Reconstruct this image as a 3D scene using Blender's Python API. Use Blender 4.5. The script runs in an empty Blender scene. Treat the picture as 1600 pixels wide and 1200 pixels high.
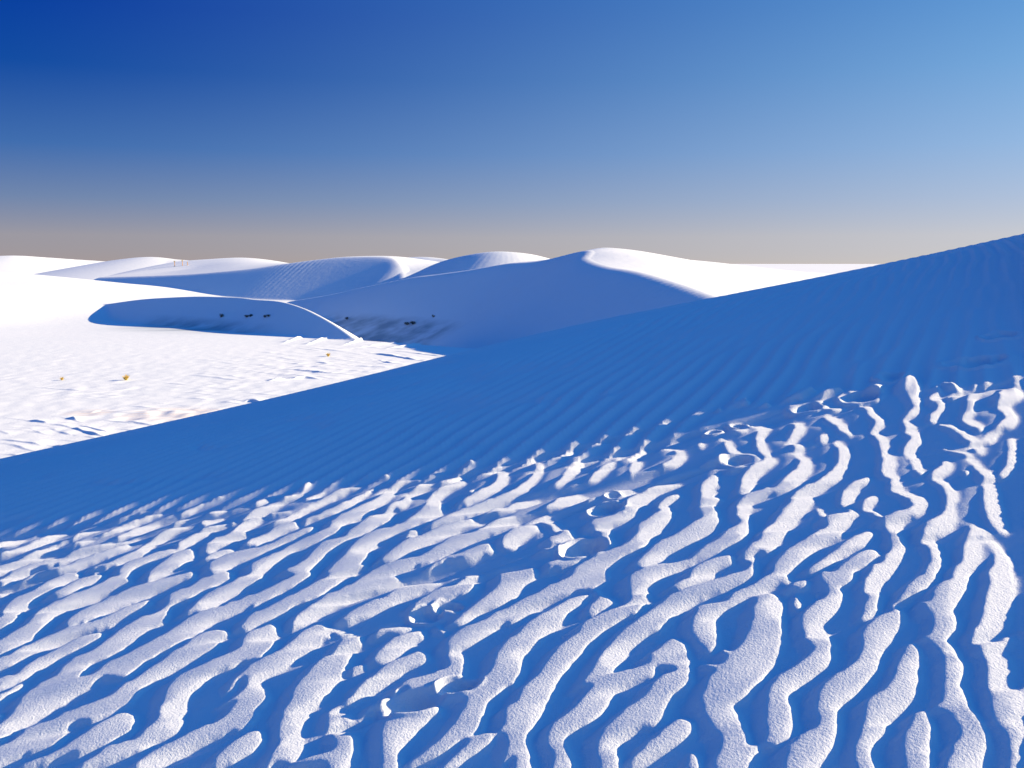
import bpy, math, random
import numpy as np

# ------------------------------------------------------------------ camera, sky, sun, exposure
SC = bpy.context.scene
F_PX = 1500.0                       # focal length in pixels of a 1600 px wide frame
PITCH = math.atan(188.0 / F_PX)     # the horizon lies 188 px above the middle
CAM_Z = 12.0                        # eye height above the sand flat
cam_d = bpy.data.cameras.new('camera')
cam_d.sensor_width = 36.0
cam_d.lens = 36.0 * F_PX / 1600.0
cam_d.clip_start = 0.05
cam_d.clip_end = 60000.0
cam = bpy.data.objects.new('camera', cam_d)
SC.collection.objects.link(cam)
cam.location = (0, 0, CAM_Z)
cam.rotation_euler = (math.pi / 2 - PITCH, 0, 0)
SC.camera = cam

SUN_AZ = math.radians(80.0)         # clockwise from the view direction
TAN_E = 0.34
SUN_EL = math.atan(TAN_E)
UX, UY = math.sin(SUN_AZ), math.cos(SUN_AZ)
sun_d = bpy.data.lights.new('sun', 'SUN')
sun_d.energy = 3.7
sun_d.angle = math.radians(0.5)
sun_d.color = (1.0, 0.73, 0.42)
sun = bpy.data.objects.new('sun', sun_d)
SC.collection.objects.link(sun)
sun.rotation_euler = (math.pi / 2 - SUN_EL, 0, math.pi - SUN_AZ)

SC.view_settings.view_transform = 'Standard'
SC.view_settings.look = 'None'
SC.view_settings.gamma = 1.0
SC.view_settings.use_curve_mapping = False
SC.view_settings.exposure = 2.0
EXPO = 2.0 ** 2.0

world = bpy.data.worlds.new('World')
SC.world = world
world.use_nodes = True
wn, wl = world.node_tree.nodes, world.node_tree.links
wn.clear()
w_out = wn.new('ShaderNodeOutputWorld')
w_bg = wn.new('ShaderNodeBackground')
w_bg.inputs['Strength'].default_value = 0.1
w_sky = wn.new('ShaderNodeTexSky')
w_sky.sky_type = 'NISHITA'
w_sky.sun_disc = False
w_sky.sun_elevation = SUN_EL
w_sky.sun_rotation = SUN_AZ
w_tc = wn.new('ShaderNodeTexCoord')
w_nrm = wn.new('ShaderNodeVectorMath'); w_nrm.operation = 'NORMALIZE'
wl.new(w_tc.outputs['Generated'], w_nrm.inputs[0])
w_sep = wn.new('ShaderNodeSeparateXYZ')
wl.new(w_nrm.outputs[0], w_sep.inputs[0])

def lin(c):
    return tuple(((v / 255) / 12.92 if v / 255 <= .04045 else ((v / 255 + .055) / 1.055) ** 2.4) for v in c)

def sky_ramp(stops):
    """a colour ramp over the height above the horizon (z of the direction, 0 to 1, square-rooted)"""
    r = wn.new('ShaderNodeValToRGB')
    r.color_ramp.interpolation = 'LINEAR'
    els = r.color_ramp.elements
    while len(els) < len(stops):
        els.new(0.5)
    for e, (z, c) in zip(els, stops):
        e.position = math.sqrt(z)
        k = lin(c)
        e.color = (k[0], k[1], k[2], 1)
    return r

w_max = wn.new('ShaderNodeMath'); w_max.operation = 'MAXIMUM'; w_max.inputs[1].default_value = 0.0
wl.new(w_sep.outputs['Z'], w_max.inputs[0])
w_sq = wn.new('ShaderNodeMath'); w_sq.operation = 'SQRT'
wl.new(w_max.outputs[0], w_sq.inputs[0])
# away from the sun the air is deep blue over a dusty violet horizon; towards the sun it pales
ZEN = (62, 136, 221)
ramp_l = sky_ramp([(0.0, (166, 152, 148)), (0.027, (156, 153, 162)), (0.062, (112, 134, 172)), (0.11, (62, 108, 174)),
                   (0.18, (12, 74, 161)), (0.235, (0, 60, 158)), (0.45, (6, 66, 165)), (0.75, (30, 100, 196)), (1.0, ZEN)])
ramp_r = sky_ramp([(0.0, (214, 208, 203)), (0.027, (203, 205, 212)), (0.062, (178, 196, 222)), (0.11, (152, 188, 228)),
                   (0.18, (122, 174, 224)), (0.26, (92, 154, 216)), (0.45, (84, 172, 240)), (0.75, (72, 150, 232)), (1.0, ZEN)])
for r in (ramp_l, ramp_r):
    wl.new(w_sq.outputs[0], r.inputs[0])
w_x = wn.new('ShaderNodeMath'); w_x.operation = 'MULTIPLY'; w_x.inputs[1].default_value = 1.0
wl.new(w_sep.outputs['X'], w_x.inputs[0])
w_map = wn.new('ShaderNodeMapRange')
w_map.inputs['From Min'].default_value = -0.48
w_map.inputs['From Max'].default_value = 0.52
w_map.clamp = True
wl.new(w_x.outputs[0], w_map.inputs['Value'])
w_mix = wn.new('ShaderNodeMix'); w_mix.data_type = 'RGBA'
w_pow = wn.new('ShaderNodeMath'); w_pow.operation = 'POWER'; w_pow.inputs[1].default_value = 1.5
wl.new(w_map.outputs[0], w_pow.inputs[0])
wl.new(w_pow.outputs[0], w_mix.inputs['Factor'])
wl.new(ramp_l.outputs[0], w_mix.inputs['A'])
wl.new(ramp_r.outputs[0], w_mix.inputs['B'])
w_scale = wn.new('ShaderNodeMix'); w_scale.data_type = 'RGBA'; w_scale.blend_type = 'MULTIPLY'
w_scale.inputs['Factor'].default_value = 1.0
wl.new(w_mix.outputs['Result'], w_scale.inputs['A'])
w_scale.inputs['B'].default_value = (10 / EXPO, 10 / EXPO, 10 / EXPO, 1)
w_fin = wn.new('ShaderNodeMix'); w_fin.data_type = 'RGBA'
w_fin.inputs['Factor'].default_value = 0.998
wl.new(w_sky.outputs['Color'], w_fin.inputs['A'])
wl.new(w_scale.outputs['Result'], w_fin.inputs['B'])
wl.new(w_fin.outputs['Result'], w_bg.inputs['Color'])
wl.new(w_bg.outputs[0], w_out.inputs[0])

# ------------------------------------------------------------------ helpers
RNG = np.random.default_rng(7)
random.seed(7)
CP, SP = math.cos(PITCH), math.sin(PITCH)

def direction(px, py):
    """slope z/y and x/y of the line of sight through a pixel of the 1600 x 1200 photograph"""
    dx = (px - 800.0) / F_PX; dv = (600.0 - py) / F_PX
    yw = CP + dv * SP; zw = -SP + dv * CP
    return dx / yw, zw / yw

def at(px, py, dist):
    a, s = direction(px, py)
    return np.array([a * dist, dist, s * dist])      # relative to the eye

def project(x, y, z):
    yc = y * CP - z * SP; zc = y * SP + z * CP
    yc = np.maximum(yc, 1e-3)
    return 800 + F_PX * x / yc, 600 - F_PX * zc / yc

def smooth(e0, e1, x):
    t = np.clip((x - e0) / (e1 - e0), 0, 1)
    return t * t * (3 - 2 * t)

def field(nx, ny, wl_x, wl_y, seed):
    """smooth random field on a grid: white noise blurred to the given size in cells, unit variance"""
    r = np.random.default_rng(seed).standard_normal((ny, nx))
    kx = np.fft.rfftfreq(nx)[None, :]; ky = np.fft.fftfreq(ny)[:, None]
    g = np.exp(-2 * (math.pi ** 2) * ((kx * wl_x) ** 2 + (ky * wl_y) ** 2))
    o = np.fft.irfft2(np.fft.rfft2(r) * g, s=(ny, nx))
    return o / o.std()

def bilinear(G, fx, fy):
    ny, nx = G.shape
    fx = np.clip(fx, 0, nx - 1.001); fy = np.clip(fy, 0, ny - 1.001)
    ix = fx.astype(np.int32); iy = fy.astype(np.int32)
    tx = fx - ix; ty = fy - iy
    return ((G[iy, ix] * (1 - tx) + G[iy, ix + 1] * tx) * (1 - ty) + (G[iy + 1, ix] * (1 - tx) + G[iy + 1, ix + 1] * tx) * ty)

def blur(G, s):
    ny, nx = G.shape
    kx = np.fft.rfftfreq(nx)[None, :]; ky = np.fft.fftfreq(ny)[:, None]
    return np.fft.irfft2(np.fft.rfft2(G) * np.exp(-2 * (math.pi ** 2) * s * s * (kx ** 2 + ky ** 2)), s=(ny, nx))

def grid_mesh(name, X, Y, Z, mat, faces_mask=None):
    """a sheet of quads over a 2-D array of points (z given relative to the eye)"""
    ny, nx = X.shape
    idx = np.arange(nx * ny).reshape(ny, nx)
    q = np.stack([idx[:-1, :-1], idx[:-1, 1:], idx[1:, 1:], idx[1:, :-1]], -1).reshape(-1, 4)
    co = np.stack([X, Y, Z + CAM_Z], -1).reshape(-1, 3)
    if faces_mask is not None:
        q = q[faces_mask.reshape(-1)]
    used = np.unique(q)
    remap = np.full(nx * ny, -1, np.int64); remap[used] = np.arange(len(used))
    q = remap[q]; co = co[used]
    me = bpy.data.meshes.new(name)
    me.vertices.add(len(co)); me.vertices.foreach_set('co', co.astype(np.float32).ravel())
    me.loops.add(q.size); me.loops.foreach_set('vertex_index', q.astype(np.int32).ravel())
    me.polygons.add(len(q))
    me.polygons.foreach_set('loop_start', (np.arange(len(q)) * 4).astype(np.int32))
    me.polygons.foreach_set('use_smooth', np.ones(len(q), bool))
    me.update(calc_edges=True)
    me.materials.append(mat)
    o = bpy.data.objects.new(name, me)
    SC.collection.objects.link(o)
    return o, used

def structure(o):
    o['kind'] = 'structure'
    return o
# ------------------------------------------------------------------ materials
def new_mat(name):
    m = bpy.data.materials.new(name); m.use_nodes = True
    nt = m.node_tree
    return m, nt, nt.nodes['Principled BSDF']

def node(nt, kind, **kw):
    n = nt.nodes.new(kind)
    for k, v in kw.items():
        setattr(n, k, v)
    return n

def make_sand(name, far):
    m, nt, bs = new_mat(name)
    bs.inputs['Roughness'].default_value = 0.95
    bs.inputs['Specular IOR Level'].default_value = 0.15
    tc = node(nt, 'ShaderNodeTexCoord')
    n1 = node(nt, 'ShaderNodeTexNoise'); n1.inputs['Scale'].default_value = 0.05 if far else 1.3
    n1.inputs['Detail'].default_value = 6; n1.inputs['Roughness'].default_value = 0.6
    nt.links.new(tc.outputs['Object'], n1.inputs['Vector'])
    mx = node(nt, 'ShaderNodeMix', data_type='RGBA')
    mx.inputs['A'].default_value = (0.56, 0.655, 0.745, 1)
    mx.inputs['B'].default_value = (0.62, 0.70, 0.78, 1)
    nt.links.new(n1.outputs['Fac'], mx.inputs['Factor'])
    nt.links.new(mx.outputs['Result'], bs.inputs['Base Color'])
    prev = None
    for sc, dist, det in (((0.6, 0.05, 5), (6.0, 0.012, 4)) if far else ((38.0, 0.0012, 3), (140.0, 0.0019, 3), (420.0, 0.0007, 2))):
        nz = node(nt, 'ShaderNodeTexNoise'); nz.inputs['Scale'].default_value = sc; nz.inputs['Detail'].default_value = det
        nt.links.new(tc.outputs['Object'], nz.inputs['Vector'])
        bp = node(nt, 'ShaderNodeBump'); bp.inputs['Strength'].default_value = 1.0; bp.inputs['Distance'].default_value = dist
        nt.links.new(nz.outputs['Fac'], bp.inputs['Height'])
        if prev:
            nt.links.new(prev.outputs['Normal'], bp.inputs['Normal'])
        prev = bp
    nt.links.new(prev.outputs['Normal'], bs.inputs['Normal'])
    return m, nt, bs, mx, tc

sand_mat = make_sand('gypsum_sand', False)[0]
far_mat, fnt, fbs, fmx, ftc = make_sand('far_gypsum_sand', True)
# ------------------------------------------------------------------ the foreground dune
H_EYE, A_X, K_Y = 1.7, 0.2207, 0.02
_ys = np.linspace(2, 20, 2000)
B_Y = -0.0855 - np.max(-H_EYE / _ys - K_Y * np.maximum(_ys - 4.5, 0) ** 2 / _ys)

def base0(x, y):
    z = -H_EYE + A_X * x + B_Y * y - K_Y * np.maximum(y - 4.5, 0) ** 2
    z = z + 0.075 * np.exp(-((x - 0.6) / 2.2) ** 2 - ((y - 10) / 4) ** 2)
    back = 13.5 + 0.3 * (np.clip(x, -12, 80) + 6)
    t = np.maximum(y - back, 0)
    z = z - np.where(t < 4, t * t * 0.07, 1.12 + (t - 4) * 0.56)
    t = np.maximum(x - 40, 0)
    return z - np.where(t < 10, t * t * 0.04, 4.0 + (t - 10) * 0.8)

def hit(px, py):
    """where the line of sight through a pixel meets the foreground dune"""
    a, s = direction(px, py)
    ys = np.linspace(0.8, 16, 6000)
    g = base0(a * ys, ys) - s * ys
    i = np.argmax(g > 0)
    return np.array([a * ys[i], ys[i], s * ys[i]])

# the crest that runs on out of the frame to the right and shades the upper slope
LINE = [(-40, 832), (0, 825), (100, 810), (240, 780), (400, 765), (550, 745), (700, 728), (830, 705), (920, 703), (1000, 688),
        (1080, 650), (1165, 622), (1250, 603), (1380, 593), (1600, 593)]
lp = np.array([hit(*p) for p in LINE])
ext = np.array([[lp[0][0] - d, lp[0][1] + 0.42 * d, 0] for d in (30, 22, 15, 10, 6, 3)])
lp = np.vstack([ext, lp])
lp[:, 2] = base0(lp[:, 0], lp[:, 1])

def crest_x(y):
    return 0.60 * y + 0.35 * np.maximum(y - 7, 0)

cq = []
for p in lp:
    ts = np.linspace(0, 260, 26001)
    qx = p[0] + UX * ts; qy = p[1] + UY * ts
    i = np.argmax(qx > crest_x(qy))
    hh = p[2] + 0.024 + ts[i] * TAN_E - base0(qx[i], qy[i])
    cq.append((qy[i], hh))
cq = sorted(cq)
CQY = np.array([3.0, 4.6] + [c[0] for c in cq]); CQH = np.array([0.0, 0.0] + [max(0, c[1]) for c in cq])

def base(x, y):
    hgt = np.interp(y, CQY, CQH)
    w = smooth(0.545 * y, crest_x(y), x) * (1 - smooth(crest_x(y), crest_x(y) * 1.7 + 1, x) * 0.999)
    return base0(x, y) + hgt * w

# ---- wind ripples traced on the lit part: the ridges, as strokes of varying width
# each tile: (origin x, origin y, zoom, strokes); stroke = x,y,width triples in zoomed pixels
T = [
(0,900,4,"""0 45 45 80 15 40 160 -20 35
0 115 35 50 85 28 90 70 15
110 42 5 180 18 15 260 -20 25
-20 310 70 60 270 60 95 255 50
20 225 15 50 240 90 120 180 90 200 130 70 300 75 60 400 20 50 470 -20 40
310 145 8 400 100 50 500 55 55 600 15 45 640 0 25
-20 460 80 100 400 90 200 330 95 250 280 100 330 220 80 450 160 65 600 95 65 720 40 75 800 30 30
740 40 50 790 -10 50 810 -40 40
400 325 20 450 290 60 560 240 80 700 180 75 850 115 70 1000 60 60 1100 30 50 1200 -10 40
-20 565 65 150 485 60 300 410 55 420 360 50 520 325 50 640 290 45 750 245 50 850 195 50 920 165 35
110 640 50 200 580 70 320 515 65 450 450 65 560 400 65 620 375 50
-20 690 70 50 660 70 85 650 50
-20 775 50 80 715 40 150 680 30
-15 885 60
-20 1000 90 60 940 80 130 880 120 230 800 170 330 740 170 450 680 120 520 680 60 600 640 45 680 600 90 760 580 120 850 520 110 1000 440 100 1100 385 95 1200 320 100 1300 265 90 1400 225 70 1500 185 65 1620 138 60
380 690 120 430 620 130 500 560 110 560 520 70 700 450 100 800 370 110 900 300 90 1000 255 85 1050 190 50 1080 150 70 1200 100 70 1300 50 70 1420 0 60
770 320 40 790 340 50
1150 250 8 1230 200 60 1320 150 90 1400 110 70 1500 55 70 1620 0 60
1270 230 30 1290 240 40
-20 1150 100 100 1090 110 200 1040 150 290 1000 160 350 970 130 430 900 80 550 860 100 700 800 110 800 730 110 850 690 90 950 620 80 1080 540 100 1200 470 110 1320 400 110 1370 370 70 1430 357 12
130 1210 40 300 1150 40 420 1100 60 520 1060 110 650 990 130 760 920 130 800 890 90
500 1215 50 560 1180 60 700 1110 80 850 1060 80 950 990 100 1050 920 150 1070 830 170 1120 730 150 1200 660 120 1320 590 90 1450 530 90 1600 470 130
850 1200 50 950 1160 80 1100 1080 90 1250 1010 90 1400 940 100 1500 880 160 1550 800 150 1600 750 160
1400 740 15 1450 690 35 1500 640 30 1590 595 50 1640 590 60
1380 820 20 1480 770 40 1560 700 60
1340 1190 60 1420 1130 110 1530 1060 130 1600 1020 110
1480 345 15 1540 310 60 1600 270 80"""),
(400,900,4,"""-10 1040 70
-20 165 60 60 125 60 150 80 60 250 30 60 330 -10 50
-20 290 70 100 230 75 220 170 75 350 110 90 440 60 90 520 10 70 600 -20 50
-20 450 190 60 380 150 100 340 90
20 470 110 70 420 90
225 320 40 270 280 70 380 210 80 500 140 90 620 90 85 740 30 100 830 10 60 905 25 12
510 300 8 570 275 60 680 220 75 800 170 75 920 110 80 1040 50 80 1130 25 60
950 215 8 1050 170 60 1150 125 80 1260 90 90 1330 50 100 1380 0 60
-20 620 120 60 570 110 170 520 110 260 450 110 340 390 130 400 350 100 470 380 20
-20 660 120 -10 720 70 -10 800 60 -10 880 30
60 1215 40 110 1150 80 210 1090 180 200 1000 170 240 880 160 290 770 170 370 680 190 450 600 180 520 530 140 560 450 120 620 390 90
600 590 40 690 560 12
740 385 15 800 340 50 880 330 60 960 320 30
710 550 15 780 510 80 870 450 110 950 400 80 1030 350 30
1035 370 40
460 325 20 520 345 45 605 343 12
500 830 40 530 810 40 600 770 50 680 710 75 780 630 80 900 570 85 1000 520 80 1050 510 70
850 750 20 950 680 50 1060 660 60 1150 640 90 1240 610 120 1250 540 140 1220 440 100 1330 380 120 1450 310 100 1620 225 60
960 720 50 1100 690 50 1200 660 60
1200 320 15 1290 280 60 1400 200 80 1500 140 110 1560 90 130 1620 40 120
960 1190 40 1060 1140 60 1150 1080 100 1250 1000 140 1340 900 170 1380 800 150 1430 730 140 1520 640 170 1560 540 180 1600 470 120
830 1220 140 830 1100 150 860 1000 190 960 930 150 1060 880 90 1140 850 40
500 1190 150 550 1080 160 510 970 140 480 890 110 540 870 60 590 910 15
220 1200 30 330 1170 60 430 1150 80
1160 1220 50 1280 1130 80 1400 1050 90 1460 1025 60
1500 1010 10 1560 960 60 1600 880 120
1520 1215 20 1570 1130 60 1600 1080 80"""),
(800,900,4,"""-20 60 180 50 20 100 120 -15 80
-20 255 90 120 180 90 250 110 90 370 60 100 450 30 140 530 -10 140
500 90 50 560 130 40
460 245 15 520 190 90 590 165 80 640 168 15
-10 650 100 10 580 130 20 500 120 60 420 130 160 340 130 270 260 110 330 210 80 420 150 60 490 120 30
-20 440 60 40 410 80
60 1210 140 50 1080 140 20 1000 150 80 880 190 130 780 200 200 680 160 260 590 150 330 500 140 450 390 130 570 300 120 680 240 90 760 200 110 790 130 140 770 60 130 850 10 110 900 -20 100
0 880 150 -10 960 120
985 85 30 1080 55 50 1180 20 50 1250 -10 40
440 690 40 500 640 90 590 560 130 650 470 140 740 380 120 850 310 130 900 280 140 990 200 110 1070 150 100 1200 90 80 1350 40 80 1470 0 60
900 400 30
310 1215 160 300 1110 130 270 1040 150 300 970 130 400 900 140 500 820 170 560 740 150 650 670 90 760 620 80 860 590 90
860 520 60 920 520 120 1010 480 180 1070 490 90 1060 560 120 1060 640 120 960 700 150 900 790 190 850 850 200 750 900 150 650 980 140 590 1060 160 600 1140 160 600 1215 160
1190 250 120 1200 350 200 1230 440 110
1230 240 100 1330 190 70 1450 120 70 1560 70 70 1620 40 65
1330 490 70
1190 560 35 1250 590 60
1540 230 110 1540 330 140 1470 440 100 1450 540 200 1350 630 170 1280 740 200 1280 840 230 1350 950 190 1390 1060 220 1350 1200 240
1440 1150 200 1530 1080 60
1600 200 200 1600 350 200 1550 500 220 1500 600 200 1400 720 180
760 1170 60 830 1120 90 930 1050 110 1040 970 150 1090 950 110
1130 1200 140 1130 1130 80
1620 740 50 1600 900 90 1590 1050 60"""),
(1200,900,4,"""-20 40 80 50 15 80 115 20 50
90 110 30 170 70 70 235 60 60
170 120 50 180 180 80
40 150 50 0 230 80 10 330 120 40 430 110 0 520 100
350 20 100 410 90 110 390 170 130 290 260 150 270 330 170 330 420 150 330 490 150 260 570 130 150 650 130 60 740 160 60 850 200 80 950 180 30 1020 120 -30 1060 60
430 40 90 530 0 50
680 -10 130 640 70 130 650 150 120 620 230 100 560 280 30
800 170 30 870 110 80 950 50 90 1010 -10 90
770 190 40 800 260 90 730 320 180 660 400 200 640 480 170 590 580 170 500 670 170 400 750 190 360 830 170 370 920 160 360 1020 170 260 1100 240 180 1200 220
100 1090 40 160 1100 100
890 490 140 865 580 170 850 680 190 790 770 190 690 850 210 650 950 180 600 1050 150 580 1130 170 620 1220 150
970 870 50 950 950 190 920 1050 220 930 1150 210 930 1220 200
1200 -10 130 1170 80 130 1100 150 180 1080 220 180 1100 310 190 1040 390 110 1120 480 120 1150 580 160 1140 680 150 1160 780 190 1200 860 180 1250 950 180 1270 1050 230 1230 1150 250 1210 1220 280
950 180 30 1000 220 60
940 405 20 1020 395 60
1010 845 20 1100 830 80
1450 -10 160 1450 80 180 1430 170 200 1410 260 190 1330 350 120 1300 400 110 1390 460 150 1440 550 180 1430 650 180 1460 750 200 1480 850 230 1530 950 180 1550 1050 150 1550 1220 150
1600 800 160 1620 690 70
1600 950 150
1490 400 80
1610 340 50"""),
(0,700,4,"""-10 600 20 80 565 22 180 525 10
-10 617 8 100 592 8
-10 668 14 100 630 18 230 590 20 330 535 14 410 500 22
180 495 8 260 465 10
340 490 6 410 470 10
160 690 10 240 655 35 340 610 30
-20 770 45 100 725 35 200 695 30 340 665 10
380 585 10 480 550 18 580 515 18 670 475 12
590 465 6 690 432 8
60 795 30 180 755 35 300 720 40 420 690 40 520 650 45 620 610 35 710 590 18
450 610 12 530 580 35 580 570 15
560 560 10 680 520 20 800 470 22 900 430 20 1000 395 8
740 550 20 820 520 35 900 485 25 980 455 14 1060 425 6
770 575 20 860 545 12
250 790 20 400 755 35 520 715 40 640 670 40 740 630 40 800 605 25
570 765 15 680 735 35 800 690 45 900 640 60 950 590 45 1050 530 35 1120 500 30 1165 495 12
850 400 5 940 375 6 1000 350 4
1115 405 8 1200 375 18 1290 330 10 1390 300 6
1090 470 20 1160 440 12
1280 460 50 1330 450 30 1400 410 10
1290 415 10 1360 390 30 1420 365 15
1120 615 50 1200 570 50 1290 520 45 1380 480 20 1500 450 10 1560 425 30 1600 410 40
740 790 40 800 750 60 900 710 50 1000 670 40 1090 640 30
1300 635 60 1350 600 60 1440 560 50 1520 500 70 1570 465 45 1600 450 40
1260 715 10 1340 680 50 1420 650 35 1500 630 8 1560 600 35 1600 590 45
940 810 60 1040 740 80 1120 700 90 1190 660 60
1330 760 90 1420 710 80 1530 670 60 1600 650 50
1370 810 60
380 795 15 480 785 30
600 795 50
1130 805 20 1200 785 15
1590 770 60"""),
(400,650,4,"""-10 543 10 60 515 30 100 505 12
-10 610 40 80 570 35 150 540 35
-10 655 20 90 615 15 200 590 20
170 512 8 270 480 12 310 440 25 340 425 10
310 510 8 370 490 20 420 465 8
80 690 8 150 660 25 240 620 40 320 565 20 380 535 25 480 485 20 600 440 18 670 425 10
470 420 8 590 388 10
-10 795 45 80 750 45 160 705 45 250 680 35
300 665 20 420 620 35 530 575 45 640 510 40 740 435 15
-10 860 45 80 820 40 200 770 35 300 725 40 360 705 30
-10 965 90 120 890 60 250 820 55 400 760 55 490 710 70 530 660 70 650 600 65 740 550 50 830 480 55 880 420 25 960 390 15 1025 380 15
460 680 30 500 690 40
180 990 40 280 960 80 380 880 90 430 830 80 540 780 45 640 720 70 740 660 75 820 630 65 840 570 40 920 540 45 980 470 30 1060 415 35 1090 410 20
780 380 6 825 370 18
440 1000 40 560 940 110 620 880 140 680 810 110 770 750 75 900 700 45 1000 650 60 1100 580 110 1120 530 80 1120 490 60 1200 440 30 1290 400 40
600 950 60 700 938 10
1230 375 30 1280 360 30
1300 295 10 1350 288 15
1070 335 8 1110 320 10
1300 485 15 1350 465 35
1250 560 8 1330 525 40 1400 490 50 1490 440 50 1540 380 70 1530 330 40 1580 300 8
1090 690 30 1200 650 45 1330 600 50 1450 550 50 1600 490 35
1400 630 8 1500 595 25 1600 570 30
760 920 8 850 880 60 950 820 80 1050 780 70 1150 730 60 1260 685 40 1350 660 35 1430 648 12
970 780 60 960 740 50 1020 718 15
730 1000 60 860 950 80 1000 910 55 1130 860 70 1250 790 80 1370 750 50 1470 700 70 1550 670 80 1600 660 80
1070 960 20 1180 910 35 1300 880 45 1400 840 60 1460 830 60
1560 790 80 1600 780 100
1550 860 15
1310 990 40 1380 985 30"""),
(800,600,4,"""70 445 6 120 438 12
150 490 50 170 520 40 130 590 50 60 650 50 -5 680 30
280 413 12 310 408 8
370 455 25 415 450 12
240 640 10 310 600 45 370 540 60 410 490 60 430 480 30
440 395 6 470 390 8
560 435 20 615 420 10
755 415 50 750 445 50
465 605 15 520 570 45 580 520 45 620 485 35
740 555 20 760 520 45 790 480 35
-10 765 30 80 730 45 180 695 10
210 765 8 290 730 40 380 690 60 470 665 20
630 680 30 700 655 50 770 635 15
-10 848 30 65 830 10
-10 975 90 70 920 75 150 895 40
220 840 80 260 870 60 310 920 70 340 960 90 230 990 60
500 890 60 570 890 100 580 960 80 600 990 60
560 900 90 600 860 60 700 820 70 750 760 100 820 710 70 900 660 45 980 620 40 1030 610 25
460 810 45
400 1200 80 560 1120 110 680 1050 80 800 980 100 820 930 120 900 870 110 960 810 90 930 760 50 980 720 40 1040 690 25
480 1180 140
780 1140 40 880 1080 90 950 1030 90 1060 970 90 1160 910 110 1240 850 110 1210 780 130 1220 720 110 1210 650 90 1260 590 60
1250 720 60 1300 718 12
820 1180 60 930 1160 80 1050 1130 40 1200 1060 60 1320 990 80 1420 920 100 1450 850 80 1430 790 90 1480 720 70 1560 690 50 1600 670 50
1390 695 15 1460 650 90 1480 580 90 1540 520 60 1600 480 50
1590 250 60 1550 310 60 1550 370 60 1580 420 50 1600 440 30
1000 375 30 1020 400 30 1060 430 40 1020 470 40 940 500 15
1180 370 25
1350 370 50 1370 410 60 1420 440 30
1460 100 40
1295 147 18
1150 178 8
1590 122 25
1120 1200 60 1250 1130 70 1360 1100 50
1490 1180 80 1500 1110 60 1460 1080 60 1540 1020 70 1600 970 70
30 1185 40 120 1180 20
190 1050 20 280 1030 45 380 1010 20
230 1150 60 350 1120 70 470 1100 15"""),
(1200,580,3.75,"""130 170 10 200 130 40 270 103 10
310 150 20 380 115 25 450 90 8
580 95 20 630 110 50 680 80 10
840 90 110 840 130 90 860 190 70 860 220 60 800 280 30 830 330 70 870 390 60 820 450 60 860 500 45 890 580 50
990 100 40 1000 125 40 960 160 50 1010 190 50 990 240 40 965 270 60
1010 72 15 1090 90 30 1130 110 20
1080 145 60 1150 125 25 1210 105 20
1210 75 30
1260 120 15 1190 150 60 1180 220 70 1160 270 60 1240 325 50
1360 85 25 1450 105 40 1480 130 25 1390 150 90 1370 180 80 1400 220 60 1420 270 70 1360 310 30 1310 360 40 1290 385 15
1010 305 20 1080 335 45 1160 380 50 1230 430 60 1245 460 30
1020 445 8 1120 470 20 1190 495 35 1230 560 50 1280 620 70 1310 680 90 1310 760 100 1330 830 110 1360 890 70 1375 920 30
1425 385 30 1430 440 40 1430 510 60 1400 570 40 1370 600 15
1160 590 35
1040 530 40 1060 550 40 980 600 60 1020 650 60 1070 710 80 1060 770 50 1060 830 90 1030 890 110 940 930 80 930 980 90 970 1050 80 980 1120 90 930 1200 90
130 290 10 185 320 60 150 370 50 130 405 30 180 440 50 175 480 30 220 530 70 180 600 80 110 660 70 40 700 40 -10 722 25
320 385 55
350 260 50 400 290 55 440 330 50 475 360 30
540 200 20 590 205 40 610 240 50 650 290 60 620 350 40 670 410 70 670 470 50 700 530 90 690 580 80 740 620 50 740 670 70 800 710 40 870 760 90 880 790 80 810 830 50 740 880 100 730 940 80 740 1000 100 750 1060 90 700 1130 100 640 1200 90
650 880 20 700 880 50
410 410 40 440 460 70 430 540 70 380 610 70 300 660 50 230 700 60 200 750 110 130 830 110 70 910 110 -10 1010 120
580 625 25 520 660 40 470 710 80 440 765 50 430 785 15
620 740 30 570 780 60 600 810 30 670 850 30
290 805 15 350 850 50 380 890 110 450 860 80 515 825 20
470 800 20 500 815 20
400 930 100 320 970 90 220 1040 90 120 1110 120 60 1180 110
230 1180 40 350 1110 60 450 1040 70 550 980 70 590 950 50
400 1200 60 500 1140 90 580 1090 100 625 1075 60
1190 910 50 1260 950 50 1320 990 40 1360 1060 60 1370 1130 110 1360 1200 130
1190 960 90 1190 1040 130 1170 1110 100 1120 1200 100
0 520 60 30 515 40
0 190 20
250 170 12 310 170 16 370 172 12
330 205 30 400 215 30 460 198 8"""),
(0,0,1,"""845 861 8 871 859 12 900 851 3
871 866 8 893 870 12 919 876 4
645 955 5 671 951 8 704 945 3
679 958 5 701 960 8 719 962 4
682 981 6 693 988 8
572 1117 11 586 1104 10 608 1098 5
586 1126 7 601 1129 7
612 1120 6 638 1114 8 660 1110 5
657 1084 4 679 1078 7 705 1073 3
682 1087 6 708 1092 12 738 1089 8
915 782 4 925 779 6 935 776 4
940 786 5 955 786 9 966 784 6
1106 724 4 1125 717 7 1150 711 4
1125 728 4 1145 732 9 1170 731 4
1130 667 4 1145 671 8 1164 670 7
1126 683 3 1135 686 3"""),
]

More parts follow.
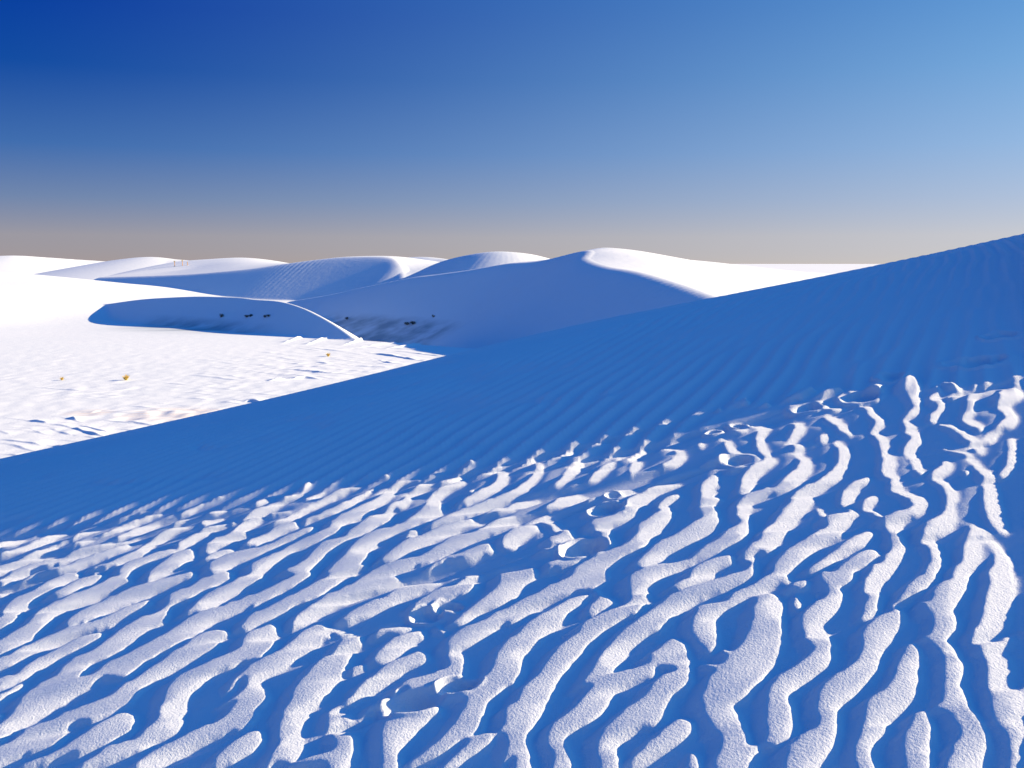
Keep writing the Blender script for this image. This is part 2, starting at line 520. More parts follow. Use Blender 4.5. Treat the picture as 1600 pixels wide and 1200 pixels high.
def spline(P, n=5):
    P = np.array(P, float)
    if len(P) < 3:
        return P
    Q = np.vstack([2 * P[0] - P[1], P, 2 * P[-1] - P[-2]]); out = []
    for i in range(1, len(Q) - 2):
        for k in range(n):
            t = k / n; a, b, c, d = Q[i - 1:i + 3]
            out.append(.5 * (2 * b + (c - a) * t + (2 * a - 5 * b + 4 * c - d) * t * t + (3 * b - a - 3 * c + d) * t ** 3))
    out.append(P[-1]); return np.array(out)

X0, Y0, WW, HH = -60, 560, 1720, 720
def trace_sdf():
    S = np.full((HH, WW), -30.0)
    for ox, oy, z, txt in T:
        for line in txt.strip().split('\n'):
            v = np.array(list(map(float, line.split()))).reshape(-1, 3)
            v[:, 0] = v[:, 0] / z + ox; v[:, 1] = v[:, 1] / z + oy; v[:, 2] = np.maximum(v[:, 2] / z, 1.5)
            P = spline(v)
            if len(P) == 1:
                P = np.vstack([P, P + [.01, 0, 0]])
            for a, b in zip(P[:-1], P[1:]):
                r = max(a[2], b[2]) / 2 + 6
                x0 = int(max(0, min(a[0], b[0]) - r - X0)); x1 = int(min(WW, max(a[0], b[0]) + r - X0 + 1))
                y0 = int(max(0, min(a[1], b[1]) - r - Y0)); y1 = int(min(HH, max(a[1], b[1]) + r - Y0 + 1))
                if x1 <= x0 or y1 <= y0:
                    continue
                yy, xx = np.mgrid[y0:y1, x0:x1]; xx = xx + X0; yy = yy + Y0
                d = b[:2] - a[:2]; L = d @ d + 1e-9
                t = np.clip(((xx - a[0]) * d[0] + (yy - a[1]) * d[1]) / L, 0, 1)
                dist = np.hypot(xx - a[0] - t * d[0], yy - a[1] - t * d[1])
                S[y0:y1, x0:x1] = np.maximum(S[y0:y1, x0:x1], (a[2] + (b[2] - a[2]) * t) / 2 - dist)
    return S
SDF = trace_sdf()

# a world grid whose columns run towards the sun: rows = across the light
GS = 0.006
GU0, GU1, GV0, GV1 = -8.0, 8.0, -12.5, 1.0
gnu, gnv = int((GU1 - GU0) / GS), int((GV1 - GV0) / GS)
gu = GU0 + GS * np.arange(gnu); gv = GV0 + GS * np.arange(gnv)
GU, GV = np.meshgrid(gu, gv)                      # v axis = (UY, -UX)
GX = UX * GU + UY * GV; GY = UY * GU - UX * GV
gpx, gpy = project(GX, GY, base(GX, GY) + 0.010)
inside = (GY > 0.9)
edge_n = field(gnu, gnv, 1.8, 1.8, 3) * 0.75 + field(gnu, gnv, 6, 6, 4) * 0.6
dist_px = np.clip(GY, 1, 20)
sd = bilinear(SDF, gpx - X0, gpy - Y0) + edge_n * (3.2 / dist_px)
M = np.clip((sd - 0.35 - 0.55 * smooth(3.5, 6, GY)) * 0.5 + 0.5, 0, 1) * inside

# footprints: (pixel of the near-left end, pixel of the far-right end, half width in m, depth)
PRINTS = [((600, 1114), (692, 1098), 0.060, 0.045), ((686, 1080), (752, 1077), 0.045, 0.050),
          ((640, 966), (690, 968), 0.045, 0.025), ((676, 953), (725, 952), 0.040, 0.040),
          ((880, 862), (946, 858), 0.085, 0.060), ((922, 802), (974, 795), 0.060, 0.040), ((944, 776), (972, 776), 0.035, 0.030),
          ((1128, 722), (1184, 720), 0.060, 0.050), ((1100, 676), (1130, 674), 0.05, 0.03), ((1136, 664), (1172, 664), 0.03, 0.03),
          ((1232, 642), (1290, 634), 0.07, 0.030), ((1312, 626), (1376, 617), 0.09, 0.050), ((1370, 592), (1415, 583), 0.08, 0.030),
          ((1476, 571), (1580, 557), 0.09, 0.045), ((1534, 528), (1596, 518), 0.08, 0.035)]
FT = np.zeros_like(M); FM = np.zeros_like(M)
fn1 = field(gnu, gnv, 3, 3, 21); fn2 = field(gnu, gnv, 1.3, 1.3, 22)
for p0, p1, hw, dep in PRINTS:
    a, b = hit(*p0), hit(*p1)
    dx, dy = b[0] - a[0], b[1] - a[1]
    L = math.hypot(dx, dy)
    cu = UX * (a[0] + b[0]) / 2 + UY * (a[1] + b[1]) / 2; cv = UY * (a[0] + b[0]) / 2 - UX * (a[1] + b[1]) / 2
    iu, iv, n = int((cu - GU0) / GS), int((cv - GV0) / GS), int((L / 2 + 0.2) / GS)
    sl = (slice(max(iv - n, 0), iv + n), slice(max(iu - n, 0), iu + n))
    rx = GX[sl] - (a[0] + b[0]) / 2; ry = GY[sl] - (a[1] + b[1]) / 2
    sx = (rx * dx + ry * dy) / L / (L / 2); tx = (-rx * dy + ry * dx) / L / hw
    q = np.sqrt(sx ** 2 + tx ** 2) + 0.07 * fn1[sl]
    bowl = 1 - smooth(0.35, 0.98, q)
    side = 0.5 + 0.5 * (-sx * 0.8 - tx * 0.6) / np.maximum(q, 0.3)          # lip heaviest at the near-left end
    rim = np.exp(-((q - 1.12) / 0.15) ** 2) * np.clip(0.25 + side, 0, 1)
    FT[sl] = np.where(q < 1.0, np.minimum(FT[sl], -dep * bowl * (0.8 + 0.4 * sx)), FT[sl]) + rim * 0.012 * (1 - FM[sl]) + bowl * fn1[sl] * 0.003
    FM[sl] = np.maximum(FM[sl], 1 - smooth(0.9, 1.12, q))
# crumbs thrown out beside the prints
crumb = np.maximum(fn2 - 1.6, 0) * blur(FM, 12) * (1 - FM)
FT += 0.002 * np.clip(crumb * 4, 0, 1.5)
M = M * (1 - 0.0 * FM)

# how far a point lies in from the sunward foot of its ridge; the top rises with it
BZ = base(GX, GY)
SH_IN = np.full(gnv, -0.04)                         # shade thrown onto the grid's sunward edge by the crest beyond it
for t_ in np.arange(0.05, 14, 0.05):
    SH_IN = np.maximum(SH_IN, base(GX[:, -1] + UX * t_, GY[:, -1] + UY * t_) - BZ[:, -1] - TAN_E * t_)
RL = np.zeros_like(M); acc = np.zeros(gnv)
for j in range(gnu):                                # length of each lit run along the light
    m = M[:, j] > 0.5
    acc = (acc + GS) * m; RL[:, j] = acc
for j in range(gnu - 2, -1, -1):
    RL[:, j] = np.where((RL[:, j] > 0) & (RL[:, j + 1] > 0), RL[:, j + 1], RL[:, j])
D = np.zeros(gnv); ST = np.zeros(gnv); SH = SH_IN.copy(); hp = np.zeros(gnv)
TR = np.zeros_like(M)
TRN = field(gnu, gnv, 10, 10, 31) * 0.0010
for j in range(gnu - 2, -1, -1):
    m = M[:, j] > 0.5
    SH = np.maximum(SH, hp) + BZ[:, j + 1] - BZ[:, j] - TAN_E * GS     # height of the light grazing the ridge before
    SH = np.maximum(SH, -0.04); SU = SH; SE = np.minimum(SH, 0.034)
    ST = np.where(m & (D == 0), SE - 0.002, ST)
    D = (D + GS) * m
    L_ = RL[:, j] + 1e-6
    top = np.maximum(0.007 + 0.13 * np.minimum(L_, 0.13), ST + 0.04 * L_)
    tt = D / L_
    hp = np.where(m, ST + (top - ST) * np.sin(tt * 1.62), np.where(gpx[:, j] > 1640, 0.013, np.clip(SU - 0.007, -0.028, 0)))
    TR[:, j] = hp
del RL
TR = blur(TR, 1.0) + TRN * blur(M, 2)
# sand comes to rest: where a back rises out of the shade it does so gently
SH = SH_IN.copy()
for j in range(gnu - 2, -1, -1):
    db = BZ[:, j + 1] - BZ[:, j] - TAN_E * GS
    TR[:, j] = np.minimum(TR[:, j], np.maximum(SH + db, TR[:, j + 1]) + 0.23 * GS)
    TR[:, j] = np.maximum(TR[:, j], TR[:, j + 1] - 0.42 * GS)
    SH = np.maximum(np.maximum(SH + db, TR[:, j]), -0.04)
TR = blur(TR, 0.7)
TR = TR * (1 - blur(FM, 1.0)) + 0.004 * FM + FT
del M, sd, FT, FM, BZ, hp

# ---- ripples of the same kind everywhere else, grown from noise filtered to one wavelength and direction
RS = 0.025
RX0, RX1, RY0, RY1 = -36.0, 60.0, -8.0, 64.0
rnx, rny = int((RX1 - RX0) / RS), int((RY1 - RY0) / RS)
RTH = math.radians(35)                        # direction of the ridges, clockwise from the view
nxr, nyr = math.cos(RTH), -math.sin(RTH)          # across the ridges
kx = np.fft.fftfreq(rnx, RS)[None, :]; ky = np.fft.fftfreq(rny, RS)[:, None]
ka = kx * nxr + ky * nyr; kb = kx * math.sin(RTH) + ky * math.cos(RTH)
k0 = 1 / 0.145
filt = np.exp(-((ka - k0) / (0.13 * k0)) ** 2 - (kb / (0.17 * k0)) ** 2)
wn_ = np.random.default_rng(11).standard_normal((rny, rnx)) + 1j * np.random.default_rng(12).standard_normal((rny, rnx))
CF = np.fft.ifft2(np.fft.fft2(wn_) * filt)
CF /= np.abs(CF).mean()
ph = np.angle(CF); am = np.minimum(np.abs(CF) * 1.6, 1)
# asymmetric: long sunward back, short lee
prof = 0.5 + 0.5 * np.cos(ph + 0.45 * np.sin(ph))
PR = prof * am
del CF, wn_, filt

SHN = field(500, 400, 12, 7, 61)

def near_height(x, y):
    b = base(x, y)
    px, py = project(x, y, b)
    u = UX * x + UY * y; v = UY * x - UX * y
    tr = bilinear(TR, (u - GU0) / GS, (v - GV0) / GS)
    xc = np.clip(x, -3, 4)
    cs = np.where(xc < 0, -0.07, -0.1) * xc * xc + (x - xc) * np.where(x < 0, 0.42, -0.8)
    pr = bilinear(PR, (x - RX0) / RS, (y + cs - RY0) / RS)
    # where the tracing holds: in the frame and below the edge of the shade
    lim = np.interp(px, [p[0] for p in LINE], [p[1] for p in LINE])
    tin = smooth(-55, -25, px) * (1 - smooth(1625, 1650, px)) * (1 - smooth(1220, 1240, py)) * (y > 0.9)
    lit = smooth(0, 34, py - lim)
    far = 1 - smooth(14, 40, y)
    z_pr_lit = 0.022 * pr
    z_pr_sh = 0.036 * (pr - 0.75) * (1 - 0.55 * smooth(0, 3, x)) * (1 - 0.6 * smooth(7.5, 9.8, y)) * (0.75 + 0.25 * bilinear(SHN, (x + 20) * 10, (y + 10) * 10))
    outside = z_pr_lit * lit + z_pr_sh * (1 - lit) * far
    traced = tr + z_pr_sh * (1 - lit) * far
    return b + traced * tin + outside * (1 - tin)

rows_y = [1.25]
while rows_y[-1] < 14:
    y_ = rows_y[-1]
    rows_y.append(y_ + max(0.0045, min(0.05, y_ * y_ / (960 * 1.7) * (0.85 if y_ < 7 else 1.1))))
rows_y = [-8, -6, -4.5, -3, -2, -1.2, -0.6, -0.1, 0.3, 0.6, 0.8, 1.0, 1.12] + rows_y
y_ = rows_y[-1]
while y_ < 70:
    y_ *= 1.02; rows_y.append(y_)
rows_y = np.array(rows_y)
tc = np.linspace(-0.60, 0.60, 1250)
gl = np.geomspace(0.02, 60, 130)
CY = np.maximum(rows_y, 0) + 0.35
Xn = np.hstack([tc[0] * CY[:, None] - gl[::-1][None, :], tc[None, :] * CY[:, None], tc[-1] * CY[:, None] + gl[None, :]])
Yn = np.repeat(rows_y[:, None], Xn.shape[1], 1)
Zn = near_height(Xn, Yn)
Zn = np.maximum(Zn, -12.6)
fm = (np.maximum(np.maximum(Zn[:-1, :-1], Zn[1:, 1:]), np.maximum(Zn[1:, :-1], Zn[:-1, 1:])) > -12.55)
near_o, _ = grid_mesh('foreground_dune', Xn, Yn, Zn, sand_mat, fm)
structure(near_o)
near_o['label'] = 'rippled white dune slope with footprints, filling the foreground'
print('near verts', Xn.size, 'grids', TR.shape, PR.shape)

# ------------------------------------------------------------------ the sand flat and the dunes beyond it
FLAT = -12.0

class TPS:
    """a smooth surface through a few points"""
    def __init__(self, P, reg=1e-4):
        P = np.array(P, float); self.c = P[:, :2] / 50.0; n = len(P)
        d = np.hypot(*(self.c[:, None] - self.c[None]).transpose(2, 0, 1))
        K = self.k(d) + reg * np.eye(n); Q = np.hstack([np.ones((n, 1)), self.c])
        A = np.zeros((n + 3, n + 3)); A[:n, :n] = K; A[:n, n:] = Q; A[n:, :n] = Q.T
        self.w = np.linalg.solve(A, np.concatenate([P[:, 2], np.zeros(3)]))
    @staticmethod
    def k(r):
        return r * r * np.log(r + 1e-9)
    def __call__(self, x, y):
        X, Y = x / 50.0, y / 50.0
        o = self.w[-3] + self.w[-2] * X + self.w[-1] * Y
        for (a, b), w in zip(self.c, self.w[:-3]):
            o = o + w * self.k(np.hypot(X - a, Y - b))
        return o

def line_dist(P, x, y, slope, r0):
    """nearest point of a polyline in plan (signed distance, positive on its left-hand side; how far past an end),
    and the envelope of the slopes that fall away from it"""
    best = np.full(x.shape, 1e9); sg = np.zeros(x.shape); zz = np.zeros(x.shape); acr = np.zeros(x.shape)
    cx = np.zeros(x.shape); cy = np.zeros(x.shape); ov = np.zeros(x.shape); env = np.full(x.shape, -99.0)
    n = len(P) - 1
    for i in range(n):
        a, b = P[i], P[i + 1]; d = b[:2] - a[:2]; L = d @ d
        t0 = ((x - a[0]) * d[0] + (y - a[1]) * d[1]) / L
        t = np.clip(t0, 0, 1)
        ex = x - a[0] - t * d[0]; ey = y - a[1] - t * d[1]
        r = np.hypot(ex, ey)
        env = np.maximum(env, a[2] + (b[2] - a[2]) * t - slope * (np.sqrt(r * r + r0 * r0) - r0))
        cr = (d[0] * (y - a[1]) - d[1] * (x - a[0])) / math.sqrt(L)
        tie = np.abs(r - best) < 1e-6 * (1 + r)
        m = (r < best - 1e-9) & ~tie | tie & (np.abs(cr) > acr)
        acr = np.where(m, np.abs(cr), acr)
        o = np.abs(t0 - t) * math.sqrt(L) if i in (0, n - 1) else 0 * r
        if i == 0:
            o = np.where(t0 < 0, o, 0)
        if i == n - 1:
            o = np.where(t0 > 1, o, 0)
        cx = np.where(m, a[0] + t * d[0], cx); cy = np.where(m, a[1] + t * d[1], cy); ov = np.where(m, o, ov)
        best = np.where(m, r, best); sg = np.where(m, np.where(o > 0, cr, np.sign(cr) * r), sg)
        zz = np.where(m, a[2] + (b[2] - a[2]) * t, zz)
    return sg, zz, cx, cy, ov, env

def smin(a, b, k):
    h = np.clip(0.5 + 0.5 * (b - a) / k, 0, 1)
    return b * (1 - h) + a * h - k * h * (1 - h)

def make_dune(brink, back, slope=0.62, r=2.2):
    """windward surface through brink and back points; a slip face falls to the left of the brink"""
    B = np.array([at(*p) for p in brink]); K = np.array([at(*p) if len(p) == 3 else np.array(p[1:]) for p in back])
    Bs = np.array(spline(B, 8))
    W = TPS(np.vstack([Bs[::3], K]), reg=3e-4)
    C = np.vstack([Bs[::3], K])
    def Wf(x, y):
        z = W(np.clip(x, C[:, 0].min() - 60, C[:, 0].max() + 60), np.clip(y, C[:, 1].min() - 60, C[:, 1].max() + 60))
        near = np.full(x.shape, 1e9)
        for c in C:
            near = np.minimum(near, np.hypot(x - c[0], y - c[1]))
        return np.minimum(z, C[:, 2].max() + 1) - 0.3 * np.maximum(near - 30, 0)
    bx = (C[:, 0].min() - 60, C[:, 0].max() + 60, C[:, 1].min() - 60, C[:, 1].max() + 60)
    def f(x, y):
        o = np.full(x.shape, -60.0); m = (x > bx[0]) & (x < bx[1]) & (y > bx[2]) & (y < bx[3])
        if m.any():
            o[m] = g(x[m], y[m])
        return o
    def g(x, y):
        d, zb, cx, cy, ov, env = line_dist(Bs, x, y, slope, r)
        dd = np.hypot(x - cx, y - cy)
        wind = Wf(x, y) + (zb - Wf(cx, cy)) * np.exp(-(dd / 18.0) ** 2)
        return env + np.maximum(wind - env, 0) * smooth(0, 0.6 + ov, -d)
    return f

D1 = make_dune([(1240, 520, 105), (1160, 480, 112), (1110, 461, 119), (1060, 443, 127), (1000, 425, 139), (950, 416, 152), (920, 404, 165), (921, 391, 175),
                (850, 407, 188), (800, 411, 196), (740, 421, 203), (690, 428, 209), (650, 433, 214), (580, 447, 226), (515, 461, 240), (460, 470, 256)],
               [(945, 387, 186), (1000, 397, 188), (1100, 408, 200), (1200, 421, 220), (1320, 430, 245), (1450, 440, 230), (1300, 460, 160), ('w', 60, 330, -14), ('w', 10, 330, -16),
                ('w', -40, 330, -17), ('w', 130, 330, -14), ('w', 110, 150, -10), ('w', -110, 330, -20)])
D8 = make_dune([(560, 534, 148), (530, 512, 155), (500, 494, 162), (470, 480, 169), (437, 471, 177), (400, 468, 185), (375, 465, 189), (312, 463, 200), (260, 465, 210), (219, 468, 222), (175, 474, 238), (137, 480, 256), (100, 484, 275)],
               [('w', -18, 160, -18), ('w', -24, 167, -18), ('w', -30, 174, -18), ('w', -36, 184, -17), ('w', -46, 200, -16), (375, 471, 205), (312, 469, 218), (219, 473, 242), (150, 482, 270), ('w', -20, 190, -12.8), ('w', -35, 240, -13.5), ('w', -70, 300, -14), ('w', -110, 300, -14), ('w', -150, 330, -15)], slope=0.62, r=0.25)  # added dune; its shaded face stands in for the shadow across the hollow
D2 = make_dune([(918, 416, 300), (860, 405, 296), (820, 396, 292), (775, 393, 292), (735, 398, 296), (700, 407, 303), (675, 418, 310), (650, 429, 316), (620, 440, 322)],
               [('w', 10, 340, -4), ('w', -10, 350, -5), ('w', 10, 400, -12), ('w', -40, 400, -14), ('w', 60, 380, -13)], slope=0.55, r=3)
D3 = make_dune([(632, 436, 318), (630, 426, 330), (623, 412, 337), (608, 402, 345), (560, 401, 352), (520, 403, 356), (455, 411, 360), (400, 419, 364), (350, 424, 370), (300, 428, 378), (230, 431, 392), (160, 433, 408)],
               [(650, 404, 358), (682, 409, 352), (720, 414, 340), (440, 410, 440), (400, 404, 450), (375, 402.5, 455), (330, 405, 462), (290, 409, 470), (380, 411, 405), (300, 419, 425), (200, 424, 440),
                ('w', -20, 420, -9), ('w', -60, 440, -8), ('w', -110, 520, -13), ('w', -60, 520, -13), ('w', 20, 420, -13), ('w', -170, 520, -12), ('w', -200, 440, -9)], slope=0.55, r=2)
D5 = make_dune([(420, 411, 600), (350, 406.5, 610), (290, 407, 620), (262, 405, 625), (235, 401.5, 630), (205, 404, 640), (180, 408, 650)],
               [(240, 409, 560), (215, 414, 520), (190, 412, 560), ('w', -300, 480, -12), ('w', -200, 500, -12), ('w', -260, 760, -16)], slope=0.2, r=8)
D6 = make_dune([(200, 409, 760), (120, 404, 740), (60, 400, 720), (12, 398, 700), (-60, 402, 720), (-160, 404, 740)],
               [(60, 408, 600), (0, 410, 560), (150, 412, 560), ('w', -420, 460, -12), ('w', -300, 460, -12), ('w', -500, 900, -16), ('w', -350, 900, -16)], slope=0.2, r=8)
D7 = make_dune([(720, 409, 560), (690, 404, 570), (665, 401.5, 575), (640, 402, 580), (600, 405, 590)],
               [(690, 408, 540), ('w', -20, 640, -13), ('w', -60, 660, -13), ('w', -20, 500, -12), ('w', -80, 500, -12)], slope=0.4, r=4)
DUNES = [D1, D2, D3, D5, D6, D7, D8]

FN = field(900, 900, 20, 12, 41)
FN2 = field(1200, 1200, 3, 3, 42)
SWELL = TPS([at(0, 425, 330), at(0, 440, 290), at(0, 470, 230), at(60, 430, 340), at(130, 445, 300)] + [np.array(v, float) for v in
            ((-60, 190, -12), (-95, 170, -12), (-105, 215, -11.9), (-60, 120, -12), (-20, 120, -12), (-40, 70, -12), (0, 180, -12), (-30, 220, -12), (-40, 260, -12.0),
             (-10, 320, -12), (-60, 330, -12.2), (-110, 320, -11), (-100, 420, -12), (-250, 330, -7), (-250, 200, -8), (-150, 110, -11.5), (60, 200, -12), (200, 300, -12), (-100, 600, -12), (200, 60, -12))], reg=1e-3)

def flat_height(x, y):
    r = smooth(500, 380, y) if False else 1 - smooth(380, 520, y)
    z = FLAT + (SWELL(np.clip(x, -260, 200), np.clip(y, 50, 600)) - FLAT) * r
    z = np.clip(z, -12.6, -2)
    # the pan under the tall dune, sunk so the dune's shadow reaches further across
    yl = 141 + (-12 - x) * 0.75
    pan = smooth(0, 5, y - yl) * smooth(-55, -42, x) * (1 - smooth(185, 215, y)) * (1 - smooth(20, 40, x))
    z = z - 3.5 * pan
    z = z + 0.14 * bilinear(FN, (x + 600) * 0.7, y * 0.9) * (1 - smooth(300, 900, y))
    return z

def on_flat(px, py, z0=FLAT):
    a, s = direction(px, py)
    d = z0 / s
    return (a * d, d)

# low wind-cut ledges of crusted sand on the flat: (height in m, pixels along the ledge)
LEDGES = """.30 43 652 62 654 75 656|.30 82 659 105 661 131 669 150 674 169 678|.26 81 664 97 670 112 674|.36 101 648 116 650 127 655
.30 122 659 142 664 172 672|.14 139 641 154 637|.22 191 654 216 657 249 661|.2 0 680 28 684 51 687 69 691|.14 0 686 22 689 47 697 71 702
.2 71 688 90 692 112 693|.2 0 702 19 704 37 708|.12 45 664 62 670 79 674|.12 0 667 17 673|.14 -20 707 12 712|.16 302 584 327 586 357 590 380 592
.16 357 574 387 577 425 582 455 584 485 586 510 588|.16 395 572 440 574 477 579 520 583|.5 417 594 432 593 447 592|.6 458 591 477 589 500 591
.16 456 567 468 568|.2 458 571 482 572 500 571|.6 380 625 392 624 410 627|.14 335 595 351 597|.16 262 595 292 598|.10 175 595 200 597
.45 579 552 614 556 640 560 666 564|.25 605 545 640 546 675 547|.2 482 545 517 548 552 551|.25 430 574 465 577 500 581 535 583 561 585
.2 458 571 491 572 521 573|.2 496 565 514 568|.25 587 559 605 566 631 568|.25 544 570 579 572 614 573|.22 430 582 482 587 526 591|.2 540 577 580 580
.3 640 551 690 556|.2 620 549 660 552|.5 478 541 500 533 520 529|.5 444 538 460 532 475 527|.7 540 540 560 534 575 530|.6 610 545 640 541 668 537
.4 560 544 600 539 620 536|.2 60 600 130 606|.15 280 604 330 600 380 598|.15 100 612 160 608 230 601""".replace('\n', '|').split('|')
LD = []
for l in LEDGES:
    v = list(map(float, l.split()))
    LD.append((v[0], spline([on_flat(a, b) for a, b in zip(v[1::2], v[2::2])], 4)))

_r = random.Random(5)
for (ax, ay, bx_, by_, n_) in [(20, 650, 250, 700, 26), (330, 560, 680, 590, 46), (430, 540, 690, 565, 26), (250, 600, 420, 640, 14), (120, 600, 260, 640, 8)]:
    for k_ in range(n_):
        t_ = _r.random(); cx_ = ax + (bx_ - ax) * t_; cy_ = _r.uniform(ay, by_); w_ = _r.uniform(12, 45)
        pts_ = [on_flat(cx_ - w_, cy_ - w_ * 0.10 + _r.uniform(-1, 1)), on_flat(cx_, cy_ + _r.uniform(-1, 1)), on_flat(cx_ + w_, cy_ + w_ * 0.10 + _r.uniform(-1, 1))]
        LD.append((_r.uniform(0.04, 0.11), spline(pts_, 4)))

def scarps(x, y):
    z = np.zeros(x.shape)
    if x.size == 1:
        return z
    rough = bilinear(FN2, (x + 90) * 7, (y - 50) * 5)
    for h, P in LD:
        bx0, bx1 = P[:, 0].min() - 5, P[:, 0].max() + 5; by0, by1 = P[:, 1].min() - 5, P[:, 1].max() + 5
        m = (x > bx0) & (x < bx1) & (y > by0) & (y < by1)
        if not m.any():
            continue
        X, Y = x[m], y[m]; r = np.full(X.shape, 1e9); sgn = np.ones(X.shape); tt = np.zeros(X.shape); n = len(P) - 1
        for i in range(n):
            a, b = P[i], P[i + 1]; d = b - a; L = d @ d + 1e-9
            t = np.clip(((X - a[0]) * d[0] + (Y - a[1]) * d[1]) / L, 0, 1)
            ex, ey = X - a[0] - t * d[0], Y - a[1] - t * d[1]; q = np.hypot(ex, ey); k = q < r
            r = np.where(k, q, r); sgn = np.where(k, np.sign(d[0] * ey - d[1] * ex), sgn); tt = np.where(k, (i + t) / n, tt)
        env = np.sin(np.clip(tt, 0.03, 0.97) * math.pi) ** 0.5
        hh = 0.45 * h * env * (1 + 0.3 * rough[m])
        # far side banks up gently, the near side is cut steep
        z[m] = np.maximum(z[m], np.where(sgn > 0, hh * np.exp(-r / 0.9), hh * np.exp(-(r / 0.2) ** 2)))
    crust = np.exp(-((x + 27.5) / 4.5) ** 2 - ((y - 77) / 4.0) ** 2)
    z = z + crust * 0.05 * rough + 0.012 * rough * np.exp(-((y - 95) / 40) ** 2) * (y > 40)
    return z

def terrain(x, y):
    hs = [flat_height(x, y) + scarps(x, y)]
    for f in DUNES:
        hs.append(f(x, y))
    z = hs[0]; own = np.zeros(x.shape, int)
    top = hs[0]
    for i, h in enumerate(hs[1:]):
        own = np.where(h > top, i + 1, own)
        top = np.maximum(top, h)
        z = -smin(-z, -h, 0.5)
    return z, own

yr = [52.0]
while yr[-1] < 900:
    yr.append(yr[-1] + min(max(0.14, yr[-1] ** 2 / (960 * 12) * (0.27 if yr[-1] < 115 else (0.19 if yr[-1] < 200 else 0.36))), 0.8 if yr[-1] < 660 else 5))
while yr[-1] < 45000:
    yr.append(yr[-1] * 1.08)
yr = np.array([-300, -100, -20, 20, 36, 45] + yr)
tb = np.linspace(-0.575, 0.575, 900)
gb = np.geomspace(0.3, 30000, 60)
gb2 = gb * 1.0
CYb = np.maximum(yr, 25)
Xb = np.hstack([tb[0] * CYb[:, None] - gb2[::-1][None, :], tb[None, :] * CYb[:, None], tb[-1] * CYb[:, None] + gb2[None, :]])
Yb = np.repeat(yr[:, None], Xb.shape[1], 1)
Zb, OWN = terrain(Xb, Yb)
far_w = smooth(700, 1500, np.hypot(Xb, Yb))
Zb = Zb * (1 - far_w) + FLAT * far_w
OWN = np.where(far_w > 0.3, 0, OWN)
# one smooth normal per point, kept on both sides of every seam
ny_, nx_ = Xb.shape
P3 = np.stack([Xb, Yb, Zb], -1)
du = np.gradient(P3, axis=1); dv = np.gradient(P3, axis=0)
NB = np.cross(du, dv); NB /= np.linalg.norm(NB, axis=-1, keepdims=True)
OF = OWN[:-1, :-1]
NAMES = [('sand_flat', 'flat white sand floor between the dunes'),
         ('dune', 'tall white dune with a sunlit cap and a wide blue shaded face'),
         ('dune', 'smooth white dome showing behind the left shoulder of the tall dune'),
         ('dune', 'broad shaded dune left of the white dome'),
         ('dune', 'small white dome on the left horizon behind the yuccas'),
         ('dune', 'long low white dune at the far left edge of the horizon'),
         ('dune', 'thin far dune crest just left of the white dome'),
         ('dune', 'added low dune whose shaded face forms the blue shadow left of the tall dune')]
for i, (nm, lb) in enumerate(NAMES):
    msk = OF == i
    if not msk.any():
        continue
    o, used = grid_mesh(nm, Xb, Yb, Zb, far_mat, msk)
    o.data.normals_split_custom_set_from_vertices(NB.reshape(-1, 3)[used].tolist())
    structure(o); o['label'] = lb
print('far verts', Xb.size)

def stand(px, py, d0, d1):
    """where the line of sight through a pixel meets the far ground"""
    a, s = direction(px, py)
    ys = np.linspace(d0, d1, 3000)
    zt, _ = terrain(a * ys, ys)
    i = np.argmax(zt > s * ys)
    if i == 0 and not zt[0] > s * ys[0]:
        i = int(np.argmin(s * ys - zt))
    return np.array([a * ys[i], ys[i], zt[i] + CAM_Z])


